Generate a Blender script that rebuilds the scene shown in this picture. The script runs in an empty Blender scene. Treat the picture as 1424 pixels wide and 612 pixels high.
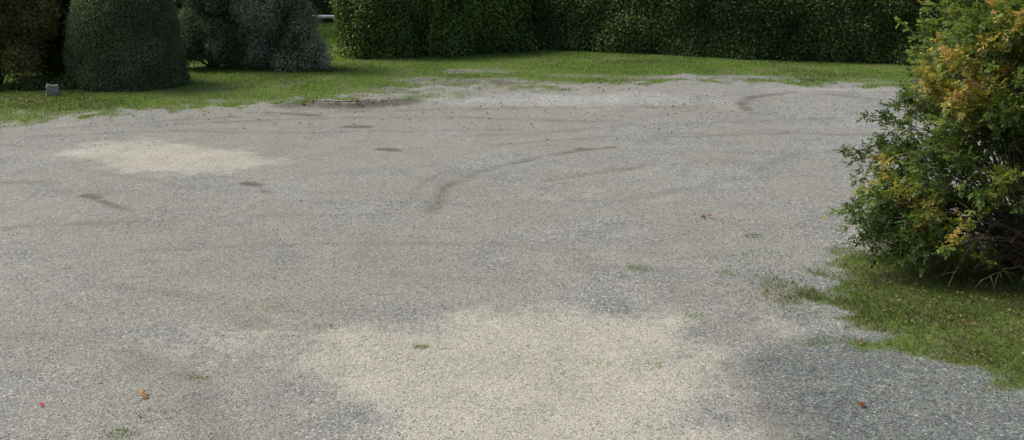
import bpy, math, numpy as np
from mathutils import Vector
R = np.random.default_rng(7)
scene = bpy.context.scene
scene.view_settings.view_transform = 'Standard'
scene.view_settings.look = 'None'
scene.view_settings.exposure = 0

# ------------------------------------------------------------------ noise
def _h(ix, iy, iz, seed):
    n = (ix.astype(np.int64)*374761393 + iy.astype(np.int64)*668265263 + iz.astype(np.int64)*2147483647 + seed*974711) & 0xFFFFFFFF
    n = ((n ^ (n >> 13))*1274126177) & 0xFFFFFFFF
    n = (n ^ (n >> 16)) & 0xFFFFFFFF
    return n/4294967295.0
def vnoise(p, scale=1.0, seed=0):
    q = np.asarray(p, float)*scale
    i = np.floor(q).astype(np.int64); f = q-i; f = f*f*(3-2*f)
    out = 0
    for dx in (0, 1):
        for dy in (0, 1):
            for dz in (0, 1):
                w = (f[:,0] if dx else 1-f[:,0])*(f[:,1] if dy else 1-f[:,1])*(f[:,2] if dz else 1-f[:,2])
                out = out + w*_h(i[:,0]+dx, i[:,1]+dy, i[:,2]+dz, seed)
    return out
def fbm(p, scale=1.0, seed=0, o=3):
    s = 0; a = 1; t = 0
    for k in range(o):
        s = s+a*vnoise(p, scale*2**k, seed+k*17); t += a; a *= .5
    return s/t
def sstep(a, b, x):
    t = np.clip((x-a)/(b-a), 0, 1); return t*t*(3-2*t)
def sdf_poly(p, poly):
    poly = np.array(poly, float); n = len(poly)
    d = np.full(len(p), 1e9); inside = np.zeros(len(p), bool)
    for i in range(n):
        a = poly[i]; b = poly[(i+1) % n]; e = b-a
        w = p-a; t = np.clip((w@e)/(e@e), 0, 1)
        d = np.minimum(d, np.hypot(w[:,0]-t*e[0], w[:,1]-t*e[1]))
        c = (a[1] > p[:,1]) != (b[1] > p[:,1])
        with np.errstate(divide='ignore', invalid='ignore'):
            xi = a[0]+(p[:,1]-a[1])/(b[1]-a[1] if b[1] != a[1] else 1e-9)*(b[0]-a[0])
        inside ^= c & (p[:,0] < xi)
    return np.where(inside, -d, d)
def dist_line(p, line):
    d = np.full(len(p), 1e9)
    for a, b in zip(line[:-1], line[1:]):
        a = np.array(a, float); b = np.array(b, float); e = b-a
        w = p-a; t = np.clip((w@e)/(e@e), 0, 1)
        d = np.minimum(d, np.hypot(w[:,0]-t*e[0], w[:,1]-t*e[1]))
    return d

# ------------------------------------------------------------------ mesh helpers
def add_mesh(name, V, F, mat, col=None, parent=None, smooth=False, extra=None):
    V = np.asarray(V, np.float32); F = np.asarray(F, np.int32)
    me = bpy.data.meshes.new(name)
    me.vertices.add(len(V)); me.vertices.foreach_set('co', V.ravel())
    k = F.shape[1]
    me.loops.add(F.size); me.loops.foreach_set('vertex_index', F.ravel())
    me.polygons.add(len(F))
    me.polygons.foreach_set('loop_start', np.arange(0, F.size, k, dtype=np.int32))
    me.polygons.foreach_set('loop_total', np.full(len(F), k, np.int32))
    if smooth: me.polygons.foreach_set('use_smooth', np.ones(len(F), bool))
    me.update(calc_edges=True)
    def attr(nm, c):
        at = me.color_attributes.new(nm, 'FLOAT_COLOR', 'POINT')
        c4 = np.ones((len(V), 4), np.float32); c4[:, :3] = c
        at.data.foreach_set('color', c4.ravel())
    if col is not None: attr('Col', col)
    if extra:
        for nm, c in extra.items(): attr(nm, c)
    me.materials.append(mat)
    ob = bpy.data.objects.new(name, me)
    scene.collection.objects.link(ob)
    if parent: ob.parent = parent
    return ob
def empty(name, loc=(0, 0, 0)):
    e = bpy.data.objects.new(name, None); e.location = (0, 0, 0)
    scene.collection.objects.link(e); return e
def nrm(a): return a/np.maximum(np.linalg.norm(a, axis=1, keepdims=True), 1e-9)

def leaf_geo(P, T, N, L, W, C, fold=.25):
    """diamond leaves: P base, T tip dir, N normal"""
    n = len(P); T = nrm(T); B = nrm(np.cross(N, T)); N = np.cross(T, B)
    L = L[:, None]; W = W[:, None]
    m = P+T*L*.45
    v = np.stack([P, m+B*W*.5+N*W*fold, P+T*L-N*L*.12, m-B*W*.5+N*W*fold], 1).reshape(-1, 3)
    f = np.arange(n*4).reshape(-1, 4)
    return v, f, np.repeat(C, 4, 0)

def tube(path, radii, sides=5):
    path = np.asarray(path, float); n = len(path)
    t = np.gradient(path, axis=0); t = nrm(t)
    up = np.array([0.31, .17, .93]); b = nrm(np.cross(t, up)); c = np.cross(t, b)
    a = np.arange(sides)*2*np.pi/sides
    r = np.asarray(radii)[:, None, None]
    v = path[:, None, :]+r*(np.cos(a)[None, :, None]*b[:, None, :]+np.sin(a)[None, :, None]*c[:, None, :])
    i = np.arange(n-1)[:, None]*sides; j = np.arange(sides)[None, :]; j2 = (j+1) % sides
    f = np.stack([i+j, i+j2, i+sides+j2, i+sides+j], -1).reshape(-1, 4)
    return v.reshape(-1, 3), f
class Acc:
    def __init__(s): s.V = []; s.F = []; s.C = []; s.n = 0
    def add(s, v, f, c=None):
        s.V.append(v); s.F.append(f+s.n); s.n += len(v)
        if c is not None: s.C.append(c if np.ndim(c) == 2 else np.tile(c, (len(v), 1)))
    def obj(s, name, mat, parent=None, smooth=False):
        return add_mesh(name, np.concatenate(s.V), np.concatenate(s.F), mat, np.concatenate(s.C) if s.C else None, parent, smooth)

def palette(n, key, cols, jit=.25, rng=R):
    cols = np.array(cols, float); k = np.clip(key, 0, .999)*(len(cols)-1)
    i = k.astype(int); f = (k-i)[:, None]
    c = cols[i]*(1-f)+cols[i+1]*f
    return c*np.clip(1+rng.normal(0, jit, (n, 1)), .35, 1.9)

# ------------------------------------------------------------------ materials
def new_mat(name):
    m = bpy.data.materials.new(name); m.use_nodes = True
    nt = m.node_tree; nt.nodes.clear(); return m, nt
def N(nt, t, **k):
    n = nt.nodes.new(t)
    for a, b in k.items(): setattr(n, a, b)
    return n
def leaf_mat(name, rough=.5, trans=.3, tint=(1.25, 1.35, .6), spec=.3):
    m, nt = new_mat(name); L = nt.links.new
    a = N(nt, 'ShaderNodeAttribute', attribute_name='Col')
    nz = N(nt, 'ShaderNodeTexNoise'); nz.inputs['Scale'].default_value = 30
    mr = N(nt, 'ShaderNodeMapRange'); mr.inputs['To Min'].default_value = .7; mr.inputs['To Max'].default_value = 1.3
    geo = N(nt, 'ShaderNodeNewGeometry'); L(geo.outputs['Position'], nz.inputs['Vector']); L(nz.outputs['Fac'], mr.inputs['Value'])
    mu = N(nt, 'ShaderNodeVectorMath', operation='SCALE'); L(a.outputs['Color'], mu.inputs[0]); L(mr.outputs[0], mu.inputs['Scale'])
    p = N(nt, 'ShaderNodeBsdfPrincipled'); p.inputs['Roughness'].default_value = rough; p.inputs['Specular IOR Level'].default_value = spec
    L(mu.outputs[0], p.inputs['Base Color'])
    tm = N(nt, 'ShaderNodeVectorMath', operation='MULTIPLY'); tm.inputs[1].default_value = tint; L(mu.outputs[0], tm.inputs[0])
    tr = N(nt, 'ShaderNodeBsdfTranslucent'); L(tm.outputs[0], tr.inputs['Color'])
    mx = N(nt, 'ShaderNodeMixShader'); mx.inputs[0].default_value = trans
    L(p.outputs[0], mx.inputs[1]); L(tr.outputs[0], mx.inputs[2])
    o = N(nt, 'ShaderNodeOutputMaterial'); L(mx.outputs[0], o.inputs['Surface']); return m
def simple_mat(name, c1, c2, scale=12, rough=.85, bump=.3, stretch=(1, 1, 1)):
    m, nt = new_mat(name); L = nt.links.new
    tc = N(nt, 'ShaderNodeNewGeometry'); mp = N(nt, 'ShaderNodeMapping'); mp.inputs['Scale'].default_value = stretch
    L(tc.outputs['Position'], mp.inputs['Vector'])
    nz = N(nt, 'ShaderNodeTexNoise'); nz.inputs['Scale'].default_value = scale; nz.inputs['Detail'].default_value = 8; nz.inputs['Roughness'].default_value = .65
    L(mp.outputs[0], nz.inputs['Vector'])
    cr = N(nt, 'ShaderNodeValToRGB'); cr.color_ramp.elements[0].position = .3; cr.color_ramp.elements[1].position = .7
    cr.color_ramp.elements[0].color = (*c1, 1); cr.color_ramp.elements[1].color = (*c2, 1)
    L(nz.outputs['Fac'], cr.inputs[0])
    p = N(nt, 'ShaderNodeBsdfPrincipled'); p.inputs['Roughness'].default_value = rough; L(cr.outputs[0], p.inputs['Base Color'])
    b = N(nt, 'ShaderNodeBump'); b.inputs['Strength'].default_value = bump; b.inputs['Distance'].default_value = .02
    L(nz.outputs['Fac'], b.inputs['Height']); L(b.outputs[0], p.inputs['Normal'])
    o = N(nt, 'ShaderNodeOutputMaterial'); L(p.outputs[0], o.inputs['Surface']); return m
def vcol_mat(name, rough=.8):
    m, nt = new_mat(name); L = nt.links.new
    a = N(nt, 'ShaderNodeAttribute', attribute_name='Col')
    nz = N(nt, 'ShaderNodeTexNoise'); nz.inputs['Scale'].default_value = 60; geo = N(nt, 'ShaderNodeNewGeometry'); L(geo.outputs['Position'], nz.inputs['Vector'])
    mr = N(nt, 'ShaderNodeMapRange'); mr.inputs['To Min'].default_value = .65; mr.inputs['To Max'].default_value = 1.35; L(nz.outputs['Fac'], mr.inputs['Value'])
    mu = N(nt, 'ShaderNodeVectorMath', operation='SCALE'); L(a.outputs['Color'], mu.inputs[0]); L(mr.outputs[0], mu.inputs['Scale'])
    p = N(nt, 'ShaderNodeBsdfPrincipled'); p.inputs['Roughness'].default_value = rough; L(mu.outputs[0], p.inputs['Base Color'])
    o = N(nt, 'ShaderNodeOutputMaterial'); L(p.outputs[0], o.inputs['Surface']); return m

M_leaf = leaf_mat('leaf_broad', .5, .36, spec=.22)
M_needle = leaf_mat('leaf_needle', .75, .28, (1.1, 1.2, .8), .12)
M_grass = leaf_mat('grass_blade', .6, .35, spec=.2)
M_dry = leaf_mat('dry_leaf', .75, .15, (1.2, 1, .7), .15)
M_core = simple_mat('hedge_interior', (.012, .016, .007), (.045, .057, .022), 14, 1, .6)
M_bark = simple_mat('bark', (.03, .024, .018), (.10, .08, .06), 25, .9, .5, (1, 1, .25))
M_stem = simple_mat('rose_stem', (.08, .055, .033), (.26, .18, .12), 20, .8, .3)
M_stone = simple_mat('stone', (.16, .14, .11), (.36, .33, .28), 14, .9, .6)
M_white = simple_mat('weathered_white_paint', (.5, .5, .47), (.78, .78, .75), 10, .6, .2)
M_pebble = vcol_mat('pebble', .8)

# ground material ---------------------------------------------------------
def ground_material():
    m, nt = new_mat('gravel_and_soil'); L = nt.links.new
    geo = N(nt, 'ShaderNodeNewGeometry'); P = geo.outputs['Position']
    a1 = N(nt, 'ShaderNodeAttribute', attribute_name='MaskA'); s1 = N(nt, 'ShaderNodeSeparateColor'); L(a1.outputs['Color'], s1.inputs[0])
    a2 = N(nt, 'ShaderNodeAttribute', attribute_name='MaskB'); s2 = N(nt, 'ShaderNodeSeparateColor'); L(a2.outputs['Color'], s2.inputs[0])
    GR, SA, TR = s1.outputs; DA, WH, BR = s2.outputs
    def noise(sc, det=4, ro=.6, off=0):
        n = N(nt, 'ShaderNodeTexNoise'); n.inputs['Scale'].default_value = sc; n.inputs['Detail'].default_value = det; n.inputs['Roughness'].default_value = ro
        if off:
            mp = N(nt, 'ShaderNodeMapping'); mp.inputs['Location'].default_value = (off, off*1.7, 0); L(P, mp.inputs['Vector']); L(mp.outputs[0], n.inputs['Vector'])
        else: L(P, n.inputs['Vector'])
        return n.outputs['Fac']
    def math_(op, a, b=None, c=None, clamp=False):
        n = N(nt, 'ShaderNodeMath', operation=op); n.use_clamp = clamp
        for i, v in enumerate((a, b, c)):
            if v is None: continue
            if isinstance(v, (int, float)): n.inputs[i].default_value = v
            else: L(v, n.inputs[i])
        return n.outputs[0]
    def ramp(x, stops):
        r = N(nt, 'ShaderNodeValToRGB'); e = r.color_ramp.elements
        while len(e) < len(stops): e.new(.5)
        for el, (p, c) in zip(e, stops):
            el.position = p; el.color = (*c, 1) if len(c) == 3 else c
        L(x, r.inputs[0]); return r.outputs[0]
    def mix(f, a, b, mode='MIX'):
        n = N(nt, 'ShaderNodeMix', data_type='RGBA', blend_type=mode)
        if isinstance(f, (int, float)): n.inputs[0].default_value = f
        else: L(f, n.inputs[0])
        for i, v in ((6, a), (7, b)):
            if isinstance(v, tuple): n.inputs[i].default_value = (*v, 1)
            else: L(v, n.inputs[i])
        return n.outputs[2]
    def mr(x, a, b, c=0, d=1):
        n = N(nt, 'ShaderNodeMapRange'); n.interpolation_type = 'SMOOTHSTEP'
        L(x, n.inputs[0])
        for i, v in enumerate((a, b, c, d)): n.inputs[i+1].default_value = v
        return n.outputs[0]
    def voro(sc):
        v = N(nt, 'ShaderNodeTexVoronoi'); v.inputs['Scale'].default_value = sc; L(P, v.inputs['Vector'])
        s = N(nt, 'ShaderNodeSeparateColor'); L(v.outputs['Color'], s.inputs[0])
        return v.outputs['Distance'], s.outputs[0], s.outputs[1]
    d1, c1, e1 = voro(50); d2, c2, e2 = voro(105); d3, c3, e3 = voro(24)
    g1 = ramp(c1, [(0, (.10, .104, .099)), (.3, (.17, .175, .166)), (.7, (.24, .244, .228)), (.92, (.335, .338, .318)), (1, (.51, .51, .485))])
    g2 = ramp(c2, [(0, (.12, .123, .115)), (.5, (.205, .208, .194)), (.85, (.285, .287, .265)), (1, (.43, .43, .405))])
    gr = mix(math_('GREATER_THAN', e1, .45), g2, g1)
    big = math_('MULTIPLY', math_('GREATER_THAN', c3, .97), math_('LESS_THAN', d3, .33))
    gr = mix(math_('MULTIPLY', big, .6), gr, (.42, .42, .41))
    n_lo = noise(.35, 5, .6); n_md = noise(1.6, 5, .65, 5); n_hi = noise(9, 4, .7, 9); n_st = noise(28, 3, .7, 3)
    tone = math_('ADD', math_('MULTIPLY', mr(n_lo, .3, .7), .14), math_('ADD', math_('MULTIPLY', mr(n_md, .3, .7), .24), math_('ADD', math_('MULTIPLY', mr(n_hi, .25, .75), .3), math_('MULTIPLY', mr(n_st, .25, .75), .3))))
    tone = math_('ADD', tone, .56)
    tc = N(nt, 'ShaderNodeCombineColor'); [L(tone, tc.inputs[i]) for i in range(3)]
    gr = mix(1.0, gr, tc.outputs[0], 'MULTIPLY')
    brf = math_('MULTIPLY', mr(math_('ADD', math_('MULTIPLY', BR, .6), math_('ADD', math_('MULTIPLY', n_md, .7), math_('MULTIPLY', n_hi, .3))), .48, 1.0), .7)
    fin = ramp(c2, [(0, (.14, .13, .10)), (.6, (.245, .232, .187)), (1, (.39, .375, .315))])
    gr = mix(brf, gr, fin)
    wf = math_('MULTIPLY', mr(math_('ADD', WH, math_('ADD', math_('MULTIPLY', math_('SUBTRACT', n_hi, .5), 1.2), math_('MULTIPLY', math_('SUBTRACT', n_md, .5), 1.2))), .2, 1.2), .8)
    wcol = ramp(c1, [(0, (.2, .2, .19)), (.5, (.34, .34, .325)), (1, (.58, .58, .56))])
    gr = mix(wf, gr, wcol)
    sf = mr(math_('ADD', SA, math_('ADD', math_('MULTIPLY', math_('SUBTRACT', n_hi, .5), 1.3), math_('MULTIPLY', math_('SUBTRACT', n_md, .5), 1.2))), .1, 1.05)
    scol = ramp(c2, [(0, (.26, .24, .19)), (.4, (.37, .348, .283)), (.85, (.45, .427, .355)), (1, (.57, .55, .475))])
    s_t = math_('ADD', math_('MULTIPLY', n_st, .42), math_('ADD', .54, math_('MULTIPLY', n_md, .46)))
    stc = N(nt, 'ShaderNodeCombineColor'); [L(s_t, stc.inputs[i]) for i in range(3)]
    scol = mix(1.0, scol, stc.outputs[0], 'MULTIPLY')
    sgap = math_('MULTIPLY', math_('GREATER_THAN', e1, .78), .65)
    sf2 = math_('MULTIPLY', sf, math_('SUBTRACT', 1, sgap))
    gr = mix(sf2, gr, scol)
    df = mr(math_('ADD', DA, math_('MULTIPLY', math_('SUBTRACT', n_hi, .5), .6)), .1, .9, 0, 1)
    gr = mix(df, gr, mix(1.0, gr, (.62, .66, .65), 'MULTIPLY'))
    tf = math_('MULTIPLY', mr(math_('ADD', TR, math_('MULTIPLY', math_('MULTIPLY', math_('ADD', math_('SUBTRACT', n_hi, .5), math_('SUBTRACT', n_st, .5)), 2.0), TR)), .03, .85), .85)
    soil = ramp(n_st, [(.3, (.055, .048, .036)), (.7, (.13, .116, .092))])
    gr = mix(tf, gr, soil)
    gs = ramp(n_st, [(.3, (.06, .09, .02)), (.55, (.105, .155, .03)), (.75, (.155, .205, .055))])
    gs = mix(mr(n_md, .45, .65), gs, ramp(n_st, [(.3, (.075, .075, .035)), (.7, (.17, .17, .08))]))
    gf = mr(math_('ADD', GR, math_('ADD', math_('MULTIPLY', math_('SUBTRACT', n_hi, .5), 1.3), math_('MULTIPLY', math_('SUBTRACT', n_st, .5), 1.0))), .15, .85)
    col = mix(gf, gr, gs)
    p = N(nt, 'ShaderNodeBsdfPrincipled'); p.inputs['Roughness'].default_value = .9; p.inputs['Specular IOR Level'].default_value = .15
    L(col, p.inputs['Base Color'])
    hh = math_('ADD', math_('MULTIPLY', d1, -.6), math_('ADD', math_('MULTIPLY', d2, -.3), math_('MULTIPLY', n_hi, 1.4)))
    b = N(nt, 'ShaderNodeBump'); b.inputs['Strength'].default_value = .5; b.inputs['Distance'].default_value = .02
    L(hh, b.inputs['Height']); L(b.outputs[0], p.inputs['Normal'])
    o = N(nt, 'ShaderNodeOutputMaterial'); L(p.outputs[0], o.inputs['Surface']); return m
M_ground = ground_material()

# ------------------------------------------------------------------ ground masks
LAWN = [(-40, 17), (-11.9, 19.6), (-9.75, 20.6), (-8.7, 21.3), (-7.4, 21.85), (-6.14, 22.5), (-4.77, 23.1), (-3.3, 23.8), (-2.46, 24.6), (-1.2, 25.3),
        (.8, 25.5), (2.35, 25.9), (4.1, 26.4), (5.85, 26.4), (7.4, 25.9), (9.4, 25.3), (12.7, 24.3), (40, 20), (40, 60), (-40, 60)]
ISLAND = [(3.4, 11.45), (3.9, 12.3), (4.5, 12.9), (6, 13.3), (8, 14.5), (9, 17.5), (12, 18), (14, 14), (14, 5), (7, 7.4), (4.4, 8.7), (3.9, 9.1), (3.55, 9.4), (3.2, 10.0), (3.2, 11.0)]
SAND1 = [(-7.4, 18.05), (-7.14, 19.0), (-6.34, 19.1), (-5.27, 18.6), (-3.9, 17.9), (-3.9, 17.3), (-4.41, 16.8), (-5.35, 16.6), (-6.35, 16.9)]
SAND2 = [(-2.0, 9.3), (-1.75, 9.9), (-1.1, 10.25), (-.53, 10.55), (.21, 10.7), (1.02, 10.63), (1.6, 10.33), (1.84, 9.8), (1.88, 9.2), (1.8, 8.45), (1.75, 7.77), (1.7, 6.2), (-.8, 6.2), (-1.1, 7.77), (-1.5, 8.45)]
DARK_GRAVEL = [(2.05, 9.3), (2.1, 8.6), (2.05, 7.77), (1.95, 5), (9, 5), (9, 9), (4.5, 9.3), (3.3, 10.1), (2.95, 10.0), (2.5, 9.7)]  # outline of the darker, cooler-toned gravel in the near right corner
TRACKS = [([(-1.1, 14.4), (-1.08, 15.0), (-.95, 15.8), (-.55, 16.7), (.3, 17.7), (1.0, 18.3), (1.5, 18.7)], .14, .52),
          ([(4.85, 22.3), (4.88, 23.0), (5.2, 23.8), (6.0, 24.4)], .15, .68),
          ([(.5, 16.2), (1.2, 16.6), (1.9, 17.0), (2.5, 17.6)], .12, .36),
          ([(-6.05, 15.3), (-5.7, 14.9), (-5.2, 14.5)], .08, .75),
          ([(-4.6, 22.8), (-3.6, 22.7), (-2.9, 23.1), (-2.4, 23.4)], .42, 1.3),
          ([(-4.9, 22.0), (-3.9, 21.7)], .16, .9),
          ([(-3.1, 20.6), (-2.75, 20.5)], .14, 1.2),
          ([(-2.25, 18.5), (-2.0, 18.4)], .12, 1.4),
          ([(1.2, 18.65), (1.7, 18.7)], .12, 1.0),
          ([(-3.95, 15.9), (-3.75, 15.8)], .09, 1.2), ([(-3.6, 15.5), (-3.45, 15.4)], .09, 1.2), ([(-6.1, 15.3), (-5.95, 15.25)], .11, 1.3),
          ([(-9, 15.9), (-8.0, 16.1), (-6.9, 16.0)], .13, .45), ([(-1.5, 14.6), (-1.5, 15.2), (-1.3, 16.1), (-.85, 17.2)], .09, .3),
          ([(-4.5, 12.6), (-2.5, 12.9), (-.5, 13.0), (1.5, 12.4)], .11, .3), ([(-6, 13.8), (-3.5, 14.2), (-1.2, 14.3)], .13, .3),
          ([(2.5, 19.5), (5, 19.9), (7, 19.7)], .14, .38), ([(-5, 9.9), (-3.6, 9.6), (-2.8, 8.8), (-2.3, 7.8)], .25, .32),
          ([(-8.5, 20.3), (-6, 21.3), (-3, 22.2), (0, 22.7), (4, 22.6)], .24, .38), ([(-7, 20.5), (-4, 21.4), (-1, 21.6), (2, 21.0)], .18, .4),
          ([(-10, 19), (-7, 20), (-3.5, 20.0), (0, 20.3)], .16, .36), ([(-1, 19.6), (3, 20.8), (6.5, 21.4)], .16, .36), ([(-.4, 18.8), (1.2, 19.5), (3.4, 19.9)], .13, .34),
          ([(6.2, 24.6), (7.2, 24.2), (7.9, 23.6)], .13, .5), ([(1.95, 9.3), (2.0, 8.6), (2.05, 7.7)], .14, .4),
          ([(-9.5, 14.2), (-7, 13.6), (-4.4, 14.0)], .14, .32), ([(1.5, 15.0), (3.5, 16.4), (5, 18.5)], .15, .28), ([(-4.8, 11.5), (-3.4, 11.0), (-2.4, 10.1)], .2, .32),
          ([(-7, 17.0), (-4.5, 15.6), (-2, 15.3), (.5, 15.6)], .15, .28), ([(-3, 12), (0, 11.6), (2.5, 12.6)], .14, .25)]
def ell(p, x, y, rx, ry): return np.exp(-(((p[:,0]-x)/rx)**2+((p[:,1]-y)/ry)**2))
def masks(p):
    p3 = np.c_[p, np.zeros(len(p))]
    n1 = fbm(p3, .9, 3, 4)-.5; n2 = fbm(p3, 3.2, 11, 3)-.5
    wp = p+np.c_[fbm(p3, .8, 21)-.5, fbm(p3, .8, 22)-.5]*.5
    g = sstep(-.7, .9, -sdf_poly(wp, LAWN)+n2*2.8+n1*1.6)
    g = np.maximum(g, sstep(-.3, .45, -sdf_poly(wp, ISLAND)+n2*1.3))
    bare = 0
    for x, y, rx, ry, s in [(-.95, 27.7, 1.2, .4, .9), (-1.95, 26.2, .9, .6, .9), (-.4, 26.1, 1.1, .6, .9), (1.6, 27.0, 1.1, .35, .6), (3.3, 26.7, 1.2, .35, .6), (5.5, 26.8, 2.2, .3, .5),
                            (-3.3, 24.3, .7, .3, .7), (-2.6, 25.0, .8, .4, .7), (.5, 25.9, 1.3, .4, .5), (-8.8, 22.0, 1.2, .3, .35), (-5.5, 23.4, 1.3, .3, .4), (8.5, 26.0, 1.5, .3, .4)]:
        bare = np.maximum(bare, s*ell(p, x, y, rx, ry))
    g = np.clip(g-np.clip(bare*1.0+n2*2.6*bare, 0, .9), 0, 1)
    spr = 0
    for x, y, rx, ry, s in [(2.9, 11.3, .5, .7, .3), (-1.9, 24.2, 1.5, .5, .45), (.8, 25.0, 1.5, .35, .35)]:
        spr = np.maximum(spr, s*ell(p, x, y, rx, ry))
    g = np.clip(np.maximum(g, spr*(1+2.5*n2)), 0, 1)
    s1 = sstep(-.6, .5, -sdf_poly(wp, SAND1)+n2*.7)
    s2 = sstep(-.55, .5, -sdf_poly(wp, SAND2)+n2*.5+n1*.6)
    s3 = .55*ell(p, -2.7, 9.7, 1.0, .7)+.5*ell(p, 2.6, 10.3, .35, .45)+.6*ell(p, 8.3, 25.0, 2.5, .4)+.35*ell(p, .9, 15.3, .9, .5)+.2*ell(p, -7.5, 14, 3, 1.2)+.3*ell(p, 1.2, 11.9, .8, 1.3)
    s = np.clip(np.maximum(np.maximum(s1, s2), s3), 0, 1)
    t = np.zeros(len(p))
    for l, w, st in TRACKS:
        d = dist_line(wp*.4+p*.6, l); t = np.maximum(t, st*np.exp(-(d/w)**2)*(.85+1.2*n2+.5*n1))
    t = np.clip(np.maximum(t, .9*np.clip(bare, 0, 1)*sstep(-.14, .1, n2)), 0, 1)
    da = sstep(-.3, .3, -sdf_poly(wp, DARK_GRAVEL)+n2*.35)
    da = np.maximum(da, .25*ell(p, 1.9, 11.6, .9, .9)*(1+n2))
    wh = np.clip(ell(p, 0, 23.6, 2.8, 1.1)*.75+.5*ell(p, 3.4, 23.4, 2.8, 1.2)+.3*ell(p, 7, 21, 3, 1.5)+.4*ell(p, 2.2, 10.7, .6, .6)+.2*ell(p, 2.3, 14, 1.4, 3), 0, 1)
    br = np.clip(.5+n1*1.0-.3*sstep(1, 6, p[:,0])+.35*ell(p, -3, 11.2, 2.6, 1.6)+.3*ell(p, -1.5, 22, 4, 1), 0, 1)*(1-.8*da)
    return np.c_[g, s, t], np.c_[da, wh, br]
def gz(p):
    p3 = np.c_[p, np.zeros(len(p))]
    z = (fbm(p3, .25, 5)-.5)*.10+(fbm(p3, 1.5, 6)-.5)*.03
    z = z+.07*np.exp(-(dist_line(p, TRACKS[4][0])/.3)**2)*fbm(p3, 5, 8)*1.3
    for l, w, st in TRACKS[:4]:
        z = z-.02*np.exp(-(dist_line(p, l)/.12)**2)
    return z

xs = np.arange(-16, 16.001, .085); ys = np.concatenate([np.arange(4, 15, .06), np.arange(15, 46, .11)])
X, Y = np.meshgrid(xs, ys); P2 = np.c_[X.ravel(), Y.ravel()]
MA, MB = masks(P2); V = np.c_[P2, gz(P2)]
nx, ny = len(xs), len(ys)
i = (np.arange(ny-1)[:, None]*nx+np.arange(nx-1)[None, :]).ravel()
F = np.c_[i, i+1, i+nx+1, i+nx]
isl = MA[F[:, 0], 0] > .5
for nm, sel in (('gravel_parking_lot', ~isl), ('lawn', isl)):
    f = F[sel]; u, inv = np.unique(f, return_inverse=True)
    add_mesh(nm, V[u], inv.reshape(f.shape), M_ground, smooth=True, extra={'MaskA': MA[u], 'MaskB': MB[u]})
gx = np.array([-600, -200, -60, -30, -16, 0, 16, 30, 60, 200, 600.]); gy = np.array([-600, -200, -50, -15, 4, 17, 30, 46, 60, 120, 300, 900.])
X, Y = np.meshgrid(gx, gy); Pg = np.c_[X.ravel(), Y.ravel(), np.full(X.size, -.1)]
i = (np.arange(len(gy)-1)[:, None]*len(gx)+np.arange(len(gx)-1)[None, :]).ravel()
add_mesh('ground', Pg, np.c_[i, i+1, i+len(gx)+1, i+len(gx)], M_ground, extra={'MaskA': np.tile([1., 0, 0], (len(Pg), 1)), 'MaskB': np.tile([0, 0, .5], (len(Pg), 1))})

# ------------------------------------------------------------------ gravel stones
def stones(n, x0, x1, y0, y1, s0, s1, power=1.6):
    p = np.c_[R.uniform(x0, x1, n), y0+(y1-y0)*R.random(n)**power]
    a, b = masks(p)
    keep = R.random(n) < (1-a[:, 0])*(1-.6*a[:, 1])*(1-.6*a[:, 2])*(.35+.65*b[:, 1]+.4*fbm(np.c_[p, p[:, 0]*0], 1.5, 31))
    p = p[keep]; b = b[keep]; a = a[keep]; n = len(p); z = gz(p)
    o = np.array([[1, 0, 0], [-1, 0, 0], [0, 1, 0], [0, -1, 0], [0, 0, 1], [0, 0, -1.]])
    s = R.uniform(s0, s1, n)*R.uniform(.6, 1.2, n)
    ang = R.uniform(0, 6.28, n); ca, sa = np.cos(ang), np.sin(ang)
    v = o[None]*s[:, None, None]*R.uniform(.6, 1.3, (n, 6, 1))*np.array([1, .75, .5])+R.normal(0, .12, (n, 6, 3))*s[:, None, None]
    x = v[..., 0]*ca[:, None]-v[..., 1]*sa[:, None]; y = v[..., 0]*sa[:, None]+v[..., 1]*ca[:, None]
    v = np.stack([x+p[:, 0, None], y+p[:, 1, None], v[..., 2]+z[:, None]+s[:, None]*.15], -1).reshape(-1, 3)
    t = np.array([[0, 2, 4], [2, 1, 4], [1, 3, 4], [3, 0, 4], [2, 0, 5], [1, 2, 5], [3, 1, 5], [0, 3, 5]])
    f = (t[None]+np.arange(n)[:, None, None]*6).reshape(-1, 3)
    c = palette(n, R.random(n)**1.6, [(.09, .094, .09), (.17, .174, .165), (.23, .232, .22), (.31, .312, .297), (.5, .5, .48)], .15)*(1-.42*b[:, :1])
    c = c*(1-a[:, 1:2])+c*np.array([1.35, 1.26, 1.05])*a[:, 1:2]
    return v, f, np.repeat(c, 6, 0)
A = Acc()
A.add(*stones(56000, -5.5, 6, 7, 15, .004, .011, 1.4)); A.add(*stones(15000, -11, 11, 13, 27, .008, .015, 1))
A.obj('gravel_stones', M_pebble)

# ------------------------------------------------------------------ grass
def blades(p, h0, h1, w, cols, jit=.25, lean=.5, seed=40):
    n = len(p); z = gz(p); h = R.uniform(h0, h1, n)
    a = R.uniform(0, 6.28, n); d = np.c_[np.cos(a), np.sin(a), np.zeros(n)]
    a2 = R.uniform(0, 6.28, n); l = np.c_[np.cos(a2), np.sin(a2), np.zeros(n)]*(h*R.uniform(.1, lean*2, n))[:, None]
    b = np.c_[p, z-.005]; up = np.c_[np.zeros(n), np.zeros(n), h]
    W = w*R.uniform(.7, 1.3, n)[:, None]
    v = np.stack([b-d*W*.5, b+d*W*.5, b+l*.45+up*.65+d*W*.35, b+l*.45+up*.65-d*W*.35, b+l+up], 1).reshape(-1, 3)
    k = np.arange(n)[:, None]*5
    f = np.concatenate([k+np.array([[0, 1, 2]]), k+np.array([[0, 2, 3]]), k+np.array([[3, 2, 4]])])
    key = fbm(np.c_[p, z*0], .7, seed, 4)*2.0-.5+R.normal(0, .15, n)
    return v, f, np.repeat(palette(n, key, cols, jit), 5, 0)
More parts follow.
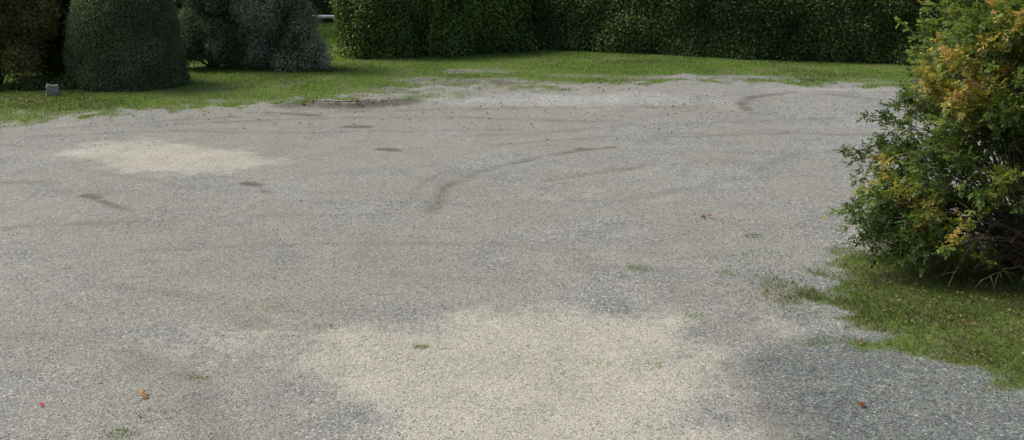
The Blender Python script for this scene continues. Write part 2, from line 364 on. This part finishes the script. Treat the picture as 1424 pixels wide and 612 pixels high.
GC = [(.085, .115, .035), (.10, .165, .034), (.135, .235, .04), (.17, .285, .05), (.23, .28, .09)]
def grass_pts(n, x0, x1, y0, y1, pw=1.2, thin=1.3):
    p = np.c_[R.uniform(x0, x1, n), R.uniform(y0, y1, n)]
    a, _ = masks(p); q = fbm(np.c_[p, p[:, 0]*0], 1.1, 66, 3)
    return p[R.random(n) < a[:, 0]**pw*np.clip(.4+thin*1.6*(q-.32), .15, 1)]
A = Acc()
A.add(*blades(grass_pts(320000, -13, 13, 20, 32.5), .015, .055, .013, GC, lean=.7))
A.add(*blades(grass_pts(24000, -9, 0, 32.5, 40), .04, .09, .03, GC))
A.add(*blades(grass_pts(130000, 2.2, 8, 8, 14), .015, .055, .006, [(.055, .06, .022), (.08, .105, .028), (.11, .16, .036), (.14, .19, .05), (.18, .16, .08)], lean=1))
A.obj('lawn_grass', M_grass)
A = Acc()
for x, y, r, n in [(-.86, 9.65, .06, 90), (1.45, 11.95, .13, 160), (3.06, 13.35, .1, 110), (2.44, 11.85, .09, 60), (1.84, 10.5, .1, 80), (.77, 9.3, .12, 60), (-2.55, 10.75, .2, 110),
                   (-2.77, 8.95, .08, 70), (-1.86, 10.1, .12, 60), (-3.1, 7.85, .1, 110), (2.95, 11.55, .14, 140), (1.2, 9.2, .12, 50), (3.0, 10.6, .16, 90), (2.6, 12.4, .2, 70), (-2.9, 8.2, .15, 70), (.4, 9.1, .1, 20), (3.1, 12.6, .25, 160)]:
    a = R.uniform(0, 6.28, n); rr = r*np.sqrt(R.random(n))
    A.add(*blades(np.c_[x+rr*np.cos(a)*1.3, y+rr*np.sin(a)], .012, .035, .007, [(.13, .2, .04), (.19, .29, .05), (.25, .33, .09)], lean=1))
A.obj('weeds', M_grass)

# ------------------------------------------------------------------ fallen leaves
def fallen(p, cols, s0=.03, s1=.06, lift=.012):
    n = len(p); z = gz(p)+lift
    a = R.uniform(0, 6.28, n); T = np.c_[np.cos(a), np.sin(a), R.uniform(-.2, .5, n)]
    Nn = np.c_[R.normal(0, .35, (n, 2)), np.ones(n)]
    L = R.uniform(s0, s1, n)
    return leaf_geo(np.c_[p, z], T, Nn, L, L*R.uniform(.5, .8, n), palette(n, R.random(n), cols, .2), .35)
DC = [(.07, .035, .015), (.18, .09, .035), (.26, .16, .06), (.38, .30, .09), (.16, .12, .05)]
A = Acc()
p = np.c_[R.uniform(3, 8, 3200), R.uniform(8.5, 13, 3200)]; a, _ = masks(p); p = p[R.random(len(p)) < a[:, 0]*.8*sstep(3.0, 5.0, p[:, 0]+.2)]
A.add(*fallen(p, [(.06, .04, .02), (.12, .08, .04), (.2, .13, .06), (.3, .24, .09), (.16, .12, .05)], .02, .05, .03))
A.add(*fallen(np.c_[R.uniform(-6, 5, 130), R.uniform(7.5, 16, 130)], [(.05, .035, .02), (.14, .09, .05), (.2, .12, .06)], .012, .03))
A.add(*fallen(np.c_[R.uniform(-12, 10, 800), R.normal(22.5, 1.6, 800)], DC, .03, .06, .02))
A.add(*fallen(np.c_[R.normal(-11, 1.3, 300), R.normal(22.6, .8, 300)], DC, .04, .07, .04))
A.add(*fallen(np.c_[R.normal(-3.5, .6, 260), R.normal(22.95, .22, 260)], [(.04, .03, .02), (.08, .06, .035), (.12, .09, .05)], .03, .07, .03))
for x, y, c, s in [(-3.94, 8.4, (.55, .01, .05), .055), (-3.15, 8.55, (.34, .17, .07), .09), (2.9, 8.3, (.24, .11, .05), .08), (2.6, 14.15, (.24, .10, .05), .08), (3.3, 9.75, (.34, .24, .12), .08), (-4.6, 10.7, (.2, .1, .05), .05)]:
    for q in range(2):
        A.add(*fallen(np.array([[x+q*.015, y]]), [c, c], s*.8, s, .012+.008*q))
A.obj('fallen_leaves', M_dry)

# ------------------------------------------------------------------ foliage machinery
def cover(V, F, density, L0, L1, aspect, cols, seed, depth=.08, out=.05, rand=.7, jit=.22, clump=1.2, bias=0., droop=.3, sprig=.04, sl=.16):
    a, b, c, d = (V[F[:, k]] for k in range(4))
    nf = np.cross(c-a, d-b); ar = np.linalg.norm(nf, axis=1)*.5; nf = nrm(nf)
    n = int(ar.sum()*density); idx = R.choice(len(F), n, p=ar/ar.sum())
    u, v = R.random((n, 1)), R.random((n, 1))
    P = (a[idx]*(1-u)+b[idx]*u)*(1-v)+(d[idx]*(1-u)+c[idx]*u)*v
    nn = nf[idx]
    off = R.uniform(-depth, out, n); k = R.random(n) < sprig; off[k] += R.uniform(.03, sl, k.sum())
    P = P+nn*off[:, None]
    ok = P[:, 2] > .03; P = P[ok]; nn = nn[ok]; n = len(P)
    Nn = nrm(nn+np.array([0, 0, .35])+R.normal(0, rand, (n, 3)))
    T = nrm(np.cross(Nn, R.normal(0, 1, (n, 3)))+np.array([0, 0, -droop])+nn*.3)
    L = R.uniform(L0, L1, n)
    key = fbm(P, clump, seed, 3)*1.3-.2+R.normal(0, .13, n)+bias
    return leaf_geo(P, T, Nn, L, L*aspect, palette(n, key, cols, jit))
def grid_faces(m, n, wrap=False):
    i = np.arange(m-1)[:, None]; j = np.arange(n if wrap else n-1)[None, :]
    j2 = (j+1) % n
    return np.stack([i*n+j, i*n+j2, (i+1)*n+j2, (i+1)*n+j], -1).reshape(-1, 4)
def hedge_core(path, H, T, seed, amp=.12, sc=1.3, pw=.4):
    path = np.array(path, float); seg = np.hypot(*np.diff(path, axis=0).T); s = np.r_[0, np.cumsum(seg)]
    tot = s[-1]; m = int(tot/.12); ss = np.linspace(0, tot, m)
    C = np.c_[np.interp(ss, s, path[:, 0]), np.interp(ss, s, path[:, 1])]
    k = 7
    if m > 20:
        for _ in range(3):
            Cp = np.pad(C, ((k, k), (0, 0)), mode='edge'); C2 = sum(Cp[q:q+m] for q in range(2*k+1))/(2*k+1); C2[:2] = C[:2]; C2[-2:] = C[-2:]; C = C2
    t = nrm(np.gradient(C, axis=0)); nr = np.c_[t[:, 1], -t[:, 0]]
    e = np.clip(np.minimum(ss, tot-ss)/(T*.5), 0, 1); e = np.maximum(np.sqrt(1-(1-e)**2), .02)
    ph = np.linspace(0, math.pi, 44); c = np.cos(ph); z = np.sin(ph)
    ac = np.sign(c)*np.abs(c)**pw; az = np.abs(z)**pw
    bat = 1-.12*az
    x = C[:, None, 0]+nr[:, None, 0]*ac*bat*T/2*e[:, None]; y = C[:, None, 1]+nr[:, None, 1]*ac*bat*T/2*e[:, None]
    zz = az[None]*H*(.75+.25*e[:, None])
    V = np.stack([x, y, zz], -1)
    du = np.gradient(V, axis=0); dv = np.gradient(V, axis=1); nn = nrm(np.cross(dv, du).reshape(-1, 3))
    ctr = np.stack([C[:, None, 0]+0*x, C[:, None, 1]+0*x, zz*.5], -1).reshape(-1, 3); V = V.reshape(-1, 3)
    sg = np.sign(((V-ctr)*nn).sum(1)); nn = nn*np.where(sg == 0, 1, sg)[:, None]
    f1 = fbm(V, sc, seed, 3)-.5; f2 = vnoise(V, 4, seed+5)-.5
    V = V+nn*(f1*amp*2.2+f2*amp*.7)[:, None]; V[:, 2] = np.maximum(V[:, 2], -.02)
    F = grid_faces(m, len(ph))
    a, b, cc = V[F[:, 0]], V[F[:, 1]], V[F[:, 2]]
    fn = np.cross(b-a, cc-a); fl = (fn*nn[F[:, 0]]).sum(1).sum() < 0
    if fl: F = F[:, ::-1]
    return V, F
def make_hedge(name, path, H, T, cols, density, L0, L1, asp, seed, amp=.12, **kw):
    e = empty(name); V, F = hedge_core(path, H, T, seed, amp)
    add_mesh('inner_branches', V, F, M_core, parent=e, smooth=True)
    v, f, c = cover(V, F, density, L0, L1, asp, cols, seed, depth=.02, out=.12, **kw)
    add_mesh('leaves', v, f, M_leaf, c, parent=e); return e
def dome(c, rx, ry, H, seed, amp=.1, pw=.62, sc=1.2, full=False, res=1):
    m, n = (34, 64) if res == 1 else (14, 22)
    th = np.linspace(math.pi if full else math.pi/2, 0.02, m); ph = np.arange(n)*2*math.pi/n
    s = np.sin(th)**pw if not full else np.sin(th); cz = np.cos(th)
    cz = np.sign(cz)*np.abs(cz)**(.85 if not full else 1)
    V = np.stack([rx*s[:, None]*np.cos(ph), ry*s[:, None]*np.sin(ph), (cz[:, None]*H)*np.ones(n)], -1).reshape(-1, 3)
    d = nrm(V/np.array([rx, ry, H])**1.0+1e-6)
    V = V+np.array(c)
    f1 = fbm(V, sc, seed, 3)-.5
    V = V+d*(f1*amp*2.2)[:, None]
    if not full: V[:, 2] = np.maximum(V[:, 2], -.02)
    return V, grid_faces(m, n, True)

HG_D = [(.045, .068, .022), (.066, .104, .028), (.092, .145, .038), (.13, .19, .055), (.18, .235, .08)]
HG_L = [(.05, .085, .022), (.088, .145, .034), (.14, .21, .048), (.195, .27, .06), (.26, .32, .095)]
make_hedge('clipped_hedge', [(-4.75, 30.9), (-3.6, 31.0), (-2.35, 31.2)], 2.5, 1.8, HG_L, 950, .05, .10, .6, 3, .26, bias=-.10)
make_hedge('clipped_hedge', [(-2.6, 31.1), (-1.2, 31.8), (.1, 32.8), (1.0, 34.3)], 2.6, 1.5, HG_L, 950, .06, .12, .6, 5, .3, bias=.12)
make_hedge('clipped_hedge', [(.3, 33.4), (1.6, 32.9), (2.9, 32.2), (5.8, 31.0), (8.6, 30.4), (10.5, 29.8), (17, 28.2)], 2.5, 1.4, HG_D, 950, .05, .10, .6, 9, .28)

# clipped conifer dome
e = empty('clipped_conifer'); V, F = dome((-9.0, 25.7, 0), 1.2, 1.15, 2.75, 13, .18, .6, sc=1.6)
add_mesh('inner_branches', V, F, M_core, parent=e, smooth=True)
v, f, c = cover(V, F, 4200, .025, .06, .45, [(.09, .12, .06), (.13, .172, .082), (.18, .222, .115), (.245, .285, .16)], 14, depth=.0, out=.09, rand=.9, clump=2.2, sprig=.05, sl=.1)
add_mesh('needles', v, f, M_needle, c, parent=e)

def clump_plant(name, base, blobs, cols, dens, L0, L1, asp, seed, leafmat, core=.8, amp=.25, trunk_r=.06, bias=0, shell=.35, coremat=None, rand=.9, sprig=.1, sl=.16, droop=.3, res=1):
    """blobs: (x,y,z,rx,ry,rz) crown clumps; leaves fill their outer volume; limbs run from the base into each clump"""
    e = empty(name); LV = Acc(); BR = Acc(); CO = Acc()
    base = np.array(base, float)
    for bi, (x, y, z, rx, ry, rz) in enumerate(blobs):
        V, F = dome((x, y, z), rx, ry, rz, seed+bi*3, amp*min(rx, rz), 1, 1.6, full=True, res=res)
        v, f, c = cover(V, F, dens, L0, L1, asp, cols, seed+50, depth=shell*min(rx, rz), out=.06*rx, rand=rand, clump=1.4, bias=bias+R.normal(0, .07), sprig=sprig, sl=sl, droop=droop)
        LV.add(v, f, c)
        if core:
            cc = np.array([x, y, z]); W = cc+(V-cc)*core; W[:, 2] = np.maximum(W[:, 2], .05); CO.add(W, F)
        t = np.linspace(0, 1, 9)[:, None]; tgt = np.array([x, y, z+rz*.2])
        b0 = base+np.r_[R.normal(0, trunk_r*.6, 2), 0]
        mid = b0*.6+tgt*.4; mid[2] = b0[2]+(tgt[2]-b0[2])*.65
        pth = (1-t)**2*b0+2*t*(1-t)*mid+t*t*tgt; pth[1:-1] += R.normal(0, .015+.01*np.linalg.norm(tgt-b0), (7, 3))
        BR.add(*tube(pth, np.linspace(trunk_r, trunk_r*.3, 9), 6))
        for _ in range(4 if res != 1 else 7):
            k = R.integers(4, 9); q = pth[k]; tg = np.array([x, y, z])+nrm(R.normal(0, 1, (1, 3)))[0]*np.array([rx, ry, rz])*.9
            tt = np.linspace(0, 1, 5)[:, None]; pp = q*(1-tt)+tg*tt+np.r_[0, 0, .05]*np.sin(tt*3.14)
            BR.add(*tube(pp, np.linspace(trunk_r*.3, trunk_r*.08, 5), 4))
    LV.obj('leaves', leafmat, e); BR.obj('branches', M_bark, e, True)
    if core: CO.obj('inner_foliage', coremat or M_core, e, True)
    return e
def fill(cx, cy, w, d, h, n, r0, r1, seed, taper=.25, z0=.2):
    rs = np.random.default_rng(seed); out = []
    for _ in range(n):
        z = rs.uniform(z0, h); a = rs.uniform(0, 6.28); q = math.sqrt(rs.uniform(.15, 1))
        k = 1-taper*(z/h)**2
        r = rs.uniform(r0, r1)
        out.append((cx+math.cos(a)*q*(w-r*.7)*k, cy+math.sin(a)*q*(d-r*.7)*k, z, r*rs.uniform(.9, 1.3), r, r*rs.uniform(.7, 1.05)))
    return out
SIL = [(.09, .115, .065), (.15, .185, .11), (.23, .27, .175), (.32, .35, .255), (.40, .42, .32)]
KW = dict(core=.6, amp=.6, sprig=.35, sl=.16, droop=.6, res=2, shell=.5, trunk_r=.045)
clump_plant('juniper_shrub', (-7.7, 28.5, -.05), fill(-7.75, 28.5, 1.35, .75, 3.0, 42, .24, .46, 1), SIL, 1500, .03, .085, .32, 61, M_needle, bias=-.08, **KW)
clump_plant('juniper_shrub', (-6.1, 28.3, -.05), fill(-5.95, 28.3, 1.15, .75, 2.9, 40, .24, .46, 2, .1)+[(-5.15, 28.0, .35, .45, .35, .38), (-5.6, 27.9, .3, .45, .35, .35)], SIL, 1500, .03, .085, .32, 71, M_needle, bias=.07, **KW)
BRN = [(.08, .09, .035), (.14, .15, .05), (.21, .195, .07), (.29, .24, .095), (.38, .26, .11)]
clump_plant('overgrown_shrub', (-12.0, 25.5, -.05), fill(-12.3, 25.4, 2.0, .8, 3.2, 50, .25, .5, 3, .0, .5), BRN, 950, .04, .11, .26, 81, M_leaf, core=.5, amp=.6, trunk_r=.03, sprig=.35, sl=.25, res=2, shell=.5, bias=.05)
clump_plant('overgrown_shrub', (-10.4, 26.9, -.05), fill(-10.8, 26.9, 1.6, .6, 3.0, 34, .3, .55, 4, 0), HG_D, 800, .05, .09, .5, 91, M_leaf, core=.75, amp=.5, bias=-.05, res=2)
clump_plant('ground_ivy', (-10.7, 25.2, -.05), [(-10.9, 24.9, .05, .5, .35, .22), (-10.2, 25.0, .05, .45, .3, .2), (-12.0, 24.3, .05, .6, .35, .3)], HG_D, 900, .04, .08, .7, 96, M_leaf, core=.8, trunk_r=.01)
def bg_tree(x, y, h, seed, cols, low=1.2):
    rs = np.random.default_rng(seed); bl = []
    for k in range(9):
        a = rs.uniform(0, 6.28); r = rs.uniform(.2, 1)*h*.25; z = low+(h-low)*(k+.6)/9.5
        r *= (1.1-.7*(z/h)**2); bl.append((x+r*math.cos(a), y+r*math.sin(a), z, h*.19, h*.19, h*.13))
    clump_plant('background_tree', (x, y, -.1), bl, cols, 60, .14, .26, .6, seed, M_leaf, core=.7, amp=.5, trunk_r=.16)
for k, (x, y, h, lo) in enumerate([(-13, 37, 7, .8), (-9.3, 42, 8, 1.2), (-6.3, 43.5, 7, 1.0), (-3, 42, 7.5, .8), (1.5, 41, 7, 1), (7, 40, 8, 1), (14, 39, 7, 1), (-18, 33, 7, 1), (20, 34, 7, 1)]):
    bg_tree(x, y, h, 200+k*11, HG_D if k % 2 else HG_L, lo)
make_hedge('boundary_hedge', [(-22, 39.5), (-12, 40.6), (-4, 41.0), (4, 40.5), (14, 40)], 2.2, 1.6, HG_D, 160, .1, .18, .6, 33, .3, bias=-.1)

# white rail fence seen through the gap
A = Acc()
def box(x0, y0, z0, x1, y1, z1):
    v = np.array([[x0, y0, z0], [x1, y0, z0], [x1, y1, z0], [x0, y1, z0], [x0, y0, z1], [x1, y0, z1], [x1, y1, z1], [x0, y1, z1]], float)
    return v, np.array([[0, 3, 2, 1], [4, 5, 6, 7], [0, 1, 5, 4], [1, 2, 6, 5], [2, 3, 7, 6], [3, 0, 4, 7]])
for x in np.arange(-11, -1.5, 1.8): A.add(*box(x-.05, 37.0, -.1, x+.05, 37.1, .72))
A.add(*box(-11.1, 36.955, .45, -1.9, 36.997, .55))
A.obj('rail_fence', M_white)
import bmesh
bm = bmesh.new(); bmesh.ops.create_cube(bm, size=1)
bmesh.ops.subdivide_edges(bm, edges=bm.edges[:], cuts=3, use_grid_fill=True)
for vv in bm.verts:
    vv.co.x *= .26; vv.co.y *= .2; vv.co.z *= .3
    if vv.co.z > .1: vv.co.x *= .8
    q = np.array([[*vv.co]]); vv.co += Vector((vnoise(q, 9, 1)[0]-.5, vnoise(q, 9, 2)[0]-.5, vnoise(q, 9, 3)[0]-.5))*.07
me = bpy.data.meshes.new('stone_block'); bm.to_mesh(me); bm.free(); me.materials.append(M_stone)
ob = bpy.data.objects.new('stone_block', me); ob.location = (-10.1, 24.0, .1); ob.rotation_euler = (0, .1, .4); scene.collection.objects.link(ob)

# ------------------------------------------------------------------ rose bush (compound leaves on arching stems)
def arching_shrub(name, base, prof, yscale, nst, ntw, ntl, cols, keepf, seed, ll=(.032, .055), warm=None, hips=0, zmin=.4, leaflets=5, kmin=6, low_sprays=0):
    rs = np.random.default_rng(seed); e = empty(name); ST = Acc()
    base = np.array(base, float); pz, pr = np.array(prof).T
    LP = []; LD = []
    for s in range(nst+low_sprays):
        az = rs.uniform(0, 2*math.pi); z = rs.uniform(zmin, pz[-1])
        if s >= nst: az = rs.normal(math.pi+.12, .28); z = rs.uniform(.12, .7)
        lump = .82+.34*vnoise(np.array([[math.cos(az)*1.3, math.sin(az)*1.3, z]]), 1.9, seed)[0]
        r = np.interp(z, pz, pr)*rs.uniform(.72, 1.0)*lump
        if s >= nst: r = rs.uniform(1.35, 2.05)
        dirv = np.array([math.cos(az), math.sin(az)*yscale, 0])
        P0 = base+np.r_[rs.normal(0, .16, 2), 0]; P2 = base+dirv*r+np.r_[0, 0, z]
        P1 = P0+(P2-P0)*np.array([.38, .38, 0])+np.r_[0, 0, z*rs.uniform(.75, 1.15)+.15+(.5 if s >= nst else 0)]
        t = np.linspace(0, 1, 14)[:, None]; pth = (1-t)**2*P0+2*t*(1-t)*P1+t*t*P2
        pth[2:] += np.cumsum(rs.normal(0, .012, (12, 3)), 0)
        ST.add(*tube(pth, np.linspace(rs.uniform(.008, .015), .003, 14), 5))
        D = nrm(np.gradient(pth, axis=0))
        for w in range(ntw):
            k = rs.uniform(kmin, 13); i0 = int(k); fr = k-i0; q = pth[i0]*(1-fr)+pth[min(i0+1, 13)]*fr
            d = D[i0]*.7+rs.normal(0, .6, 3)+np.r_[dirv[:2]*.25, .3]; d /= np.linalg.norm(d)
            ln = rs.uniform(.15, .42); tt = np.linspace(0, 1, 5)[:, None]
            tw = q+d*ln*tt+np.r_[0, 0, -.12]*ln*tt**2*2
            if not keepf(tw[-1], rs):
                if rs.random() < .6: continue
                ST.add(*tube(tw, np.linspace(.004, .0015, 5), 3)); continue
            ST.add(*tube(tw, np.linspace(.004, .0015, 5), 3))
            for g in range(ntl):
                u = rs.uniform(.15, 1.02); LP.append(q+d*ln*u+np.r_[0, 0, -.24*ln*u*u]); LD.append(d*.5+rs.normal(0, .8, 3)+np.r_[dirv[:2]*.4, -.05])
    LP = np.array(LP); LD = nrm(np.array(LD)); ok = LP[:, 2] > .06; LP = LP[ok]; LD = LD[ok]; n = len(LP)
    Nn = nrm(np.cross(LD, np.cross(np.array([0, 0, 1.])+rs.normal(0, .35, (n, 3)), LD)))
    B = np.cross(Nn, LD); rl = rs.uniform(.06, .11, n)[:, None]
    ck = fbm(LP, 2.4, seed+3, 3)*1.5-.25
    if warm is not None: ck = ck+warm(LP)
    ck = ck*1.2-.2+rs.normal(0, .10, n)
    A = Acc()
    spec = [(1, 0), (.68, 1), (.68, -1), (.3, 1), (.3, -1)][:leaflets]
    for u, sd in spec:
        T = LD+B*sd*1.1+Nn*rs.normal(0, .15, (n, 1)); L = rs.uniform(*ll, n)
        A.add(*leaf_geo(LP+LD*rl*u, T, Nn+rs.normal(0, .25, (n, 3)), L, L*.62, palette(n, ck, cols, .2, rs)))
    A.obj('leaves', M_leaf, e); ST.obj('stems', M_stem, e, True)
    if hips:
        H = Acc(); sel = rs.choice(n, hips)
        for j in sel:
            V, F = dome((0, 0, 0), .013, .013, .014, 1, 0, full=True, res=2); V = V+LP[j]+np.r_[0, 0, -.02]; H.add(V, F, np.array([.45, .03, .015]))
        H.obj('rose_hips', M_pebble, e, True)
    return e
ROSE = [(.045, .08, .026), (.065, .112, .032), (.088, .142, .038), (.118, .175, .044), (.18, .22, .055), (.36, .33, .07), (.48, .30, .10)]
def keep_rose(p, rs):
    low = 1.0+.2*math.sin(p[0]*3.3+p[1]*1.1)
    if p[0] < 4.75: low = .12+.35*max(0, p[0]-4.2)
    elif p[1] > 12.8: low = 1.0
    return p[2] > low or rs.random() < .06
arching_shrub('rose_bush', (6.1, 12.15, -.03), [(0, 1.9), (.25, 2.15), (.5, 2.4), (.86, 2.4), (1.3, 2.1), (1.74, 1.85), (2.2, 1.75), (2.56, 1.6), (2.85, 1.1), (3.05, .4)], .8, 370, 10, 9,
              ROSE, keep_rose, 5, ll=(.036, .06), warm=lambda p: .17*sstep(1.3, 2.9, p[:, 2])+.34*(vnoise(p, 1.1, 77)-.5)-.02, hips=50, zmin=.22, low_sprays=45)
def keep2(p, rs): return p[2] > 1.55 or rs.random() < .03
arching_shrub('rose_bush', (7.85, 16.2, -.03), [(0, .9), (1.2, 1.6), (1.7, 1.95), (2.3, 2.15), (2.8, 1.9), (3.2, 1.2), (3.5, .4)], .85, 170, 9, 9,
              [(.06, .10, .025), (.10, .155, .036), (.155, .21, .048), (.22, .27, .07), (.31, .32, .08), (.42, .24, .08)], keep2, 9, ll=(.05, .08), zmin=1.4)

# ------------------------------------------------------------------ light, sky, camera
elev, az = math.radians(50), math.radians(-72)     # azimuth from +Y towards +X
w = bpy.data.worlds.new('World'); scene.world = w; w.use_nodes = True
nt = w.node_tree; bg = nt.nodes['Background']; sk = nt.nodes.new('ShaderNodeTexSky'); sk.sky_type = 'NISHITA'; sk.sun_disc = False
sk.sun_elevation = elev; sk.sun_rotation = az; sk.dust_density = 4; sk.air_density = 1; sk.ozone_density = .5
nt.links.new(sk.outputs[0], bg.inputs[0]); bg.inputs[1].default_value = .15
sd = bpy.data.lights.new('sun', 'SUN'); sd.energy = 3.0; sd.angle = math.radians(26); sd.color = (1, .97, .89)
so = bpy.data.objects.new('sun', sd); scene.collection.objects.link(so)
d = Vector((math.sin(az)*math.cos(elev), math.cos(az)*math.cos(elev), math.sin(elev)))
so.rotation_euler = d.to_track_quat('Z', 'Y').to_euler(); so.location = (-20, 10, 30)
cd = bpy.data.cameras.new('camera'); cd.lens = 38.6; cd.sensor_width = 36; cd.clip_end = 3000; cd.clip_start = .1
co = bpy.data.objects.new('camera', cd); co.location = (0, 0, 4.0); co.rotation_euler = (math.radians(90-15.9), 0, 0)
scene.collection.objects.link(co); scene.camera = co
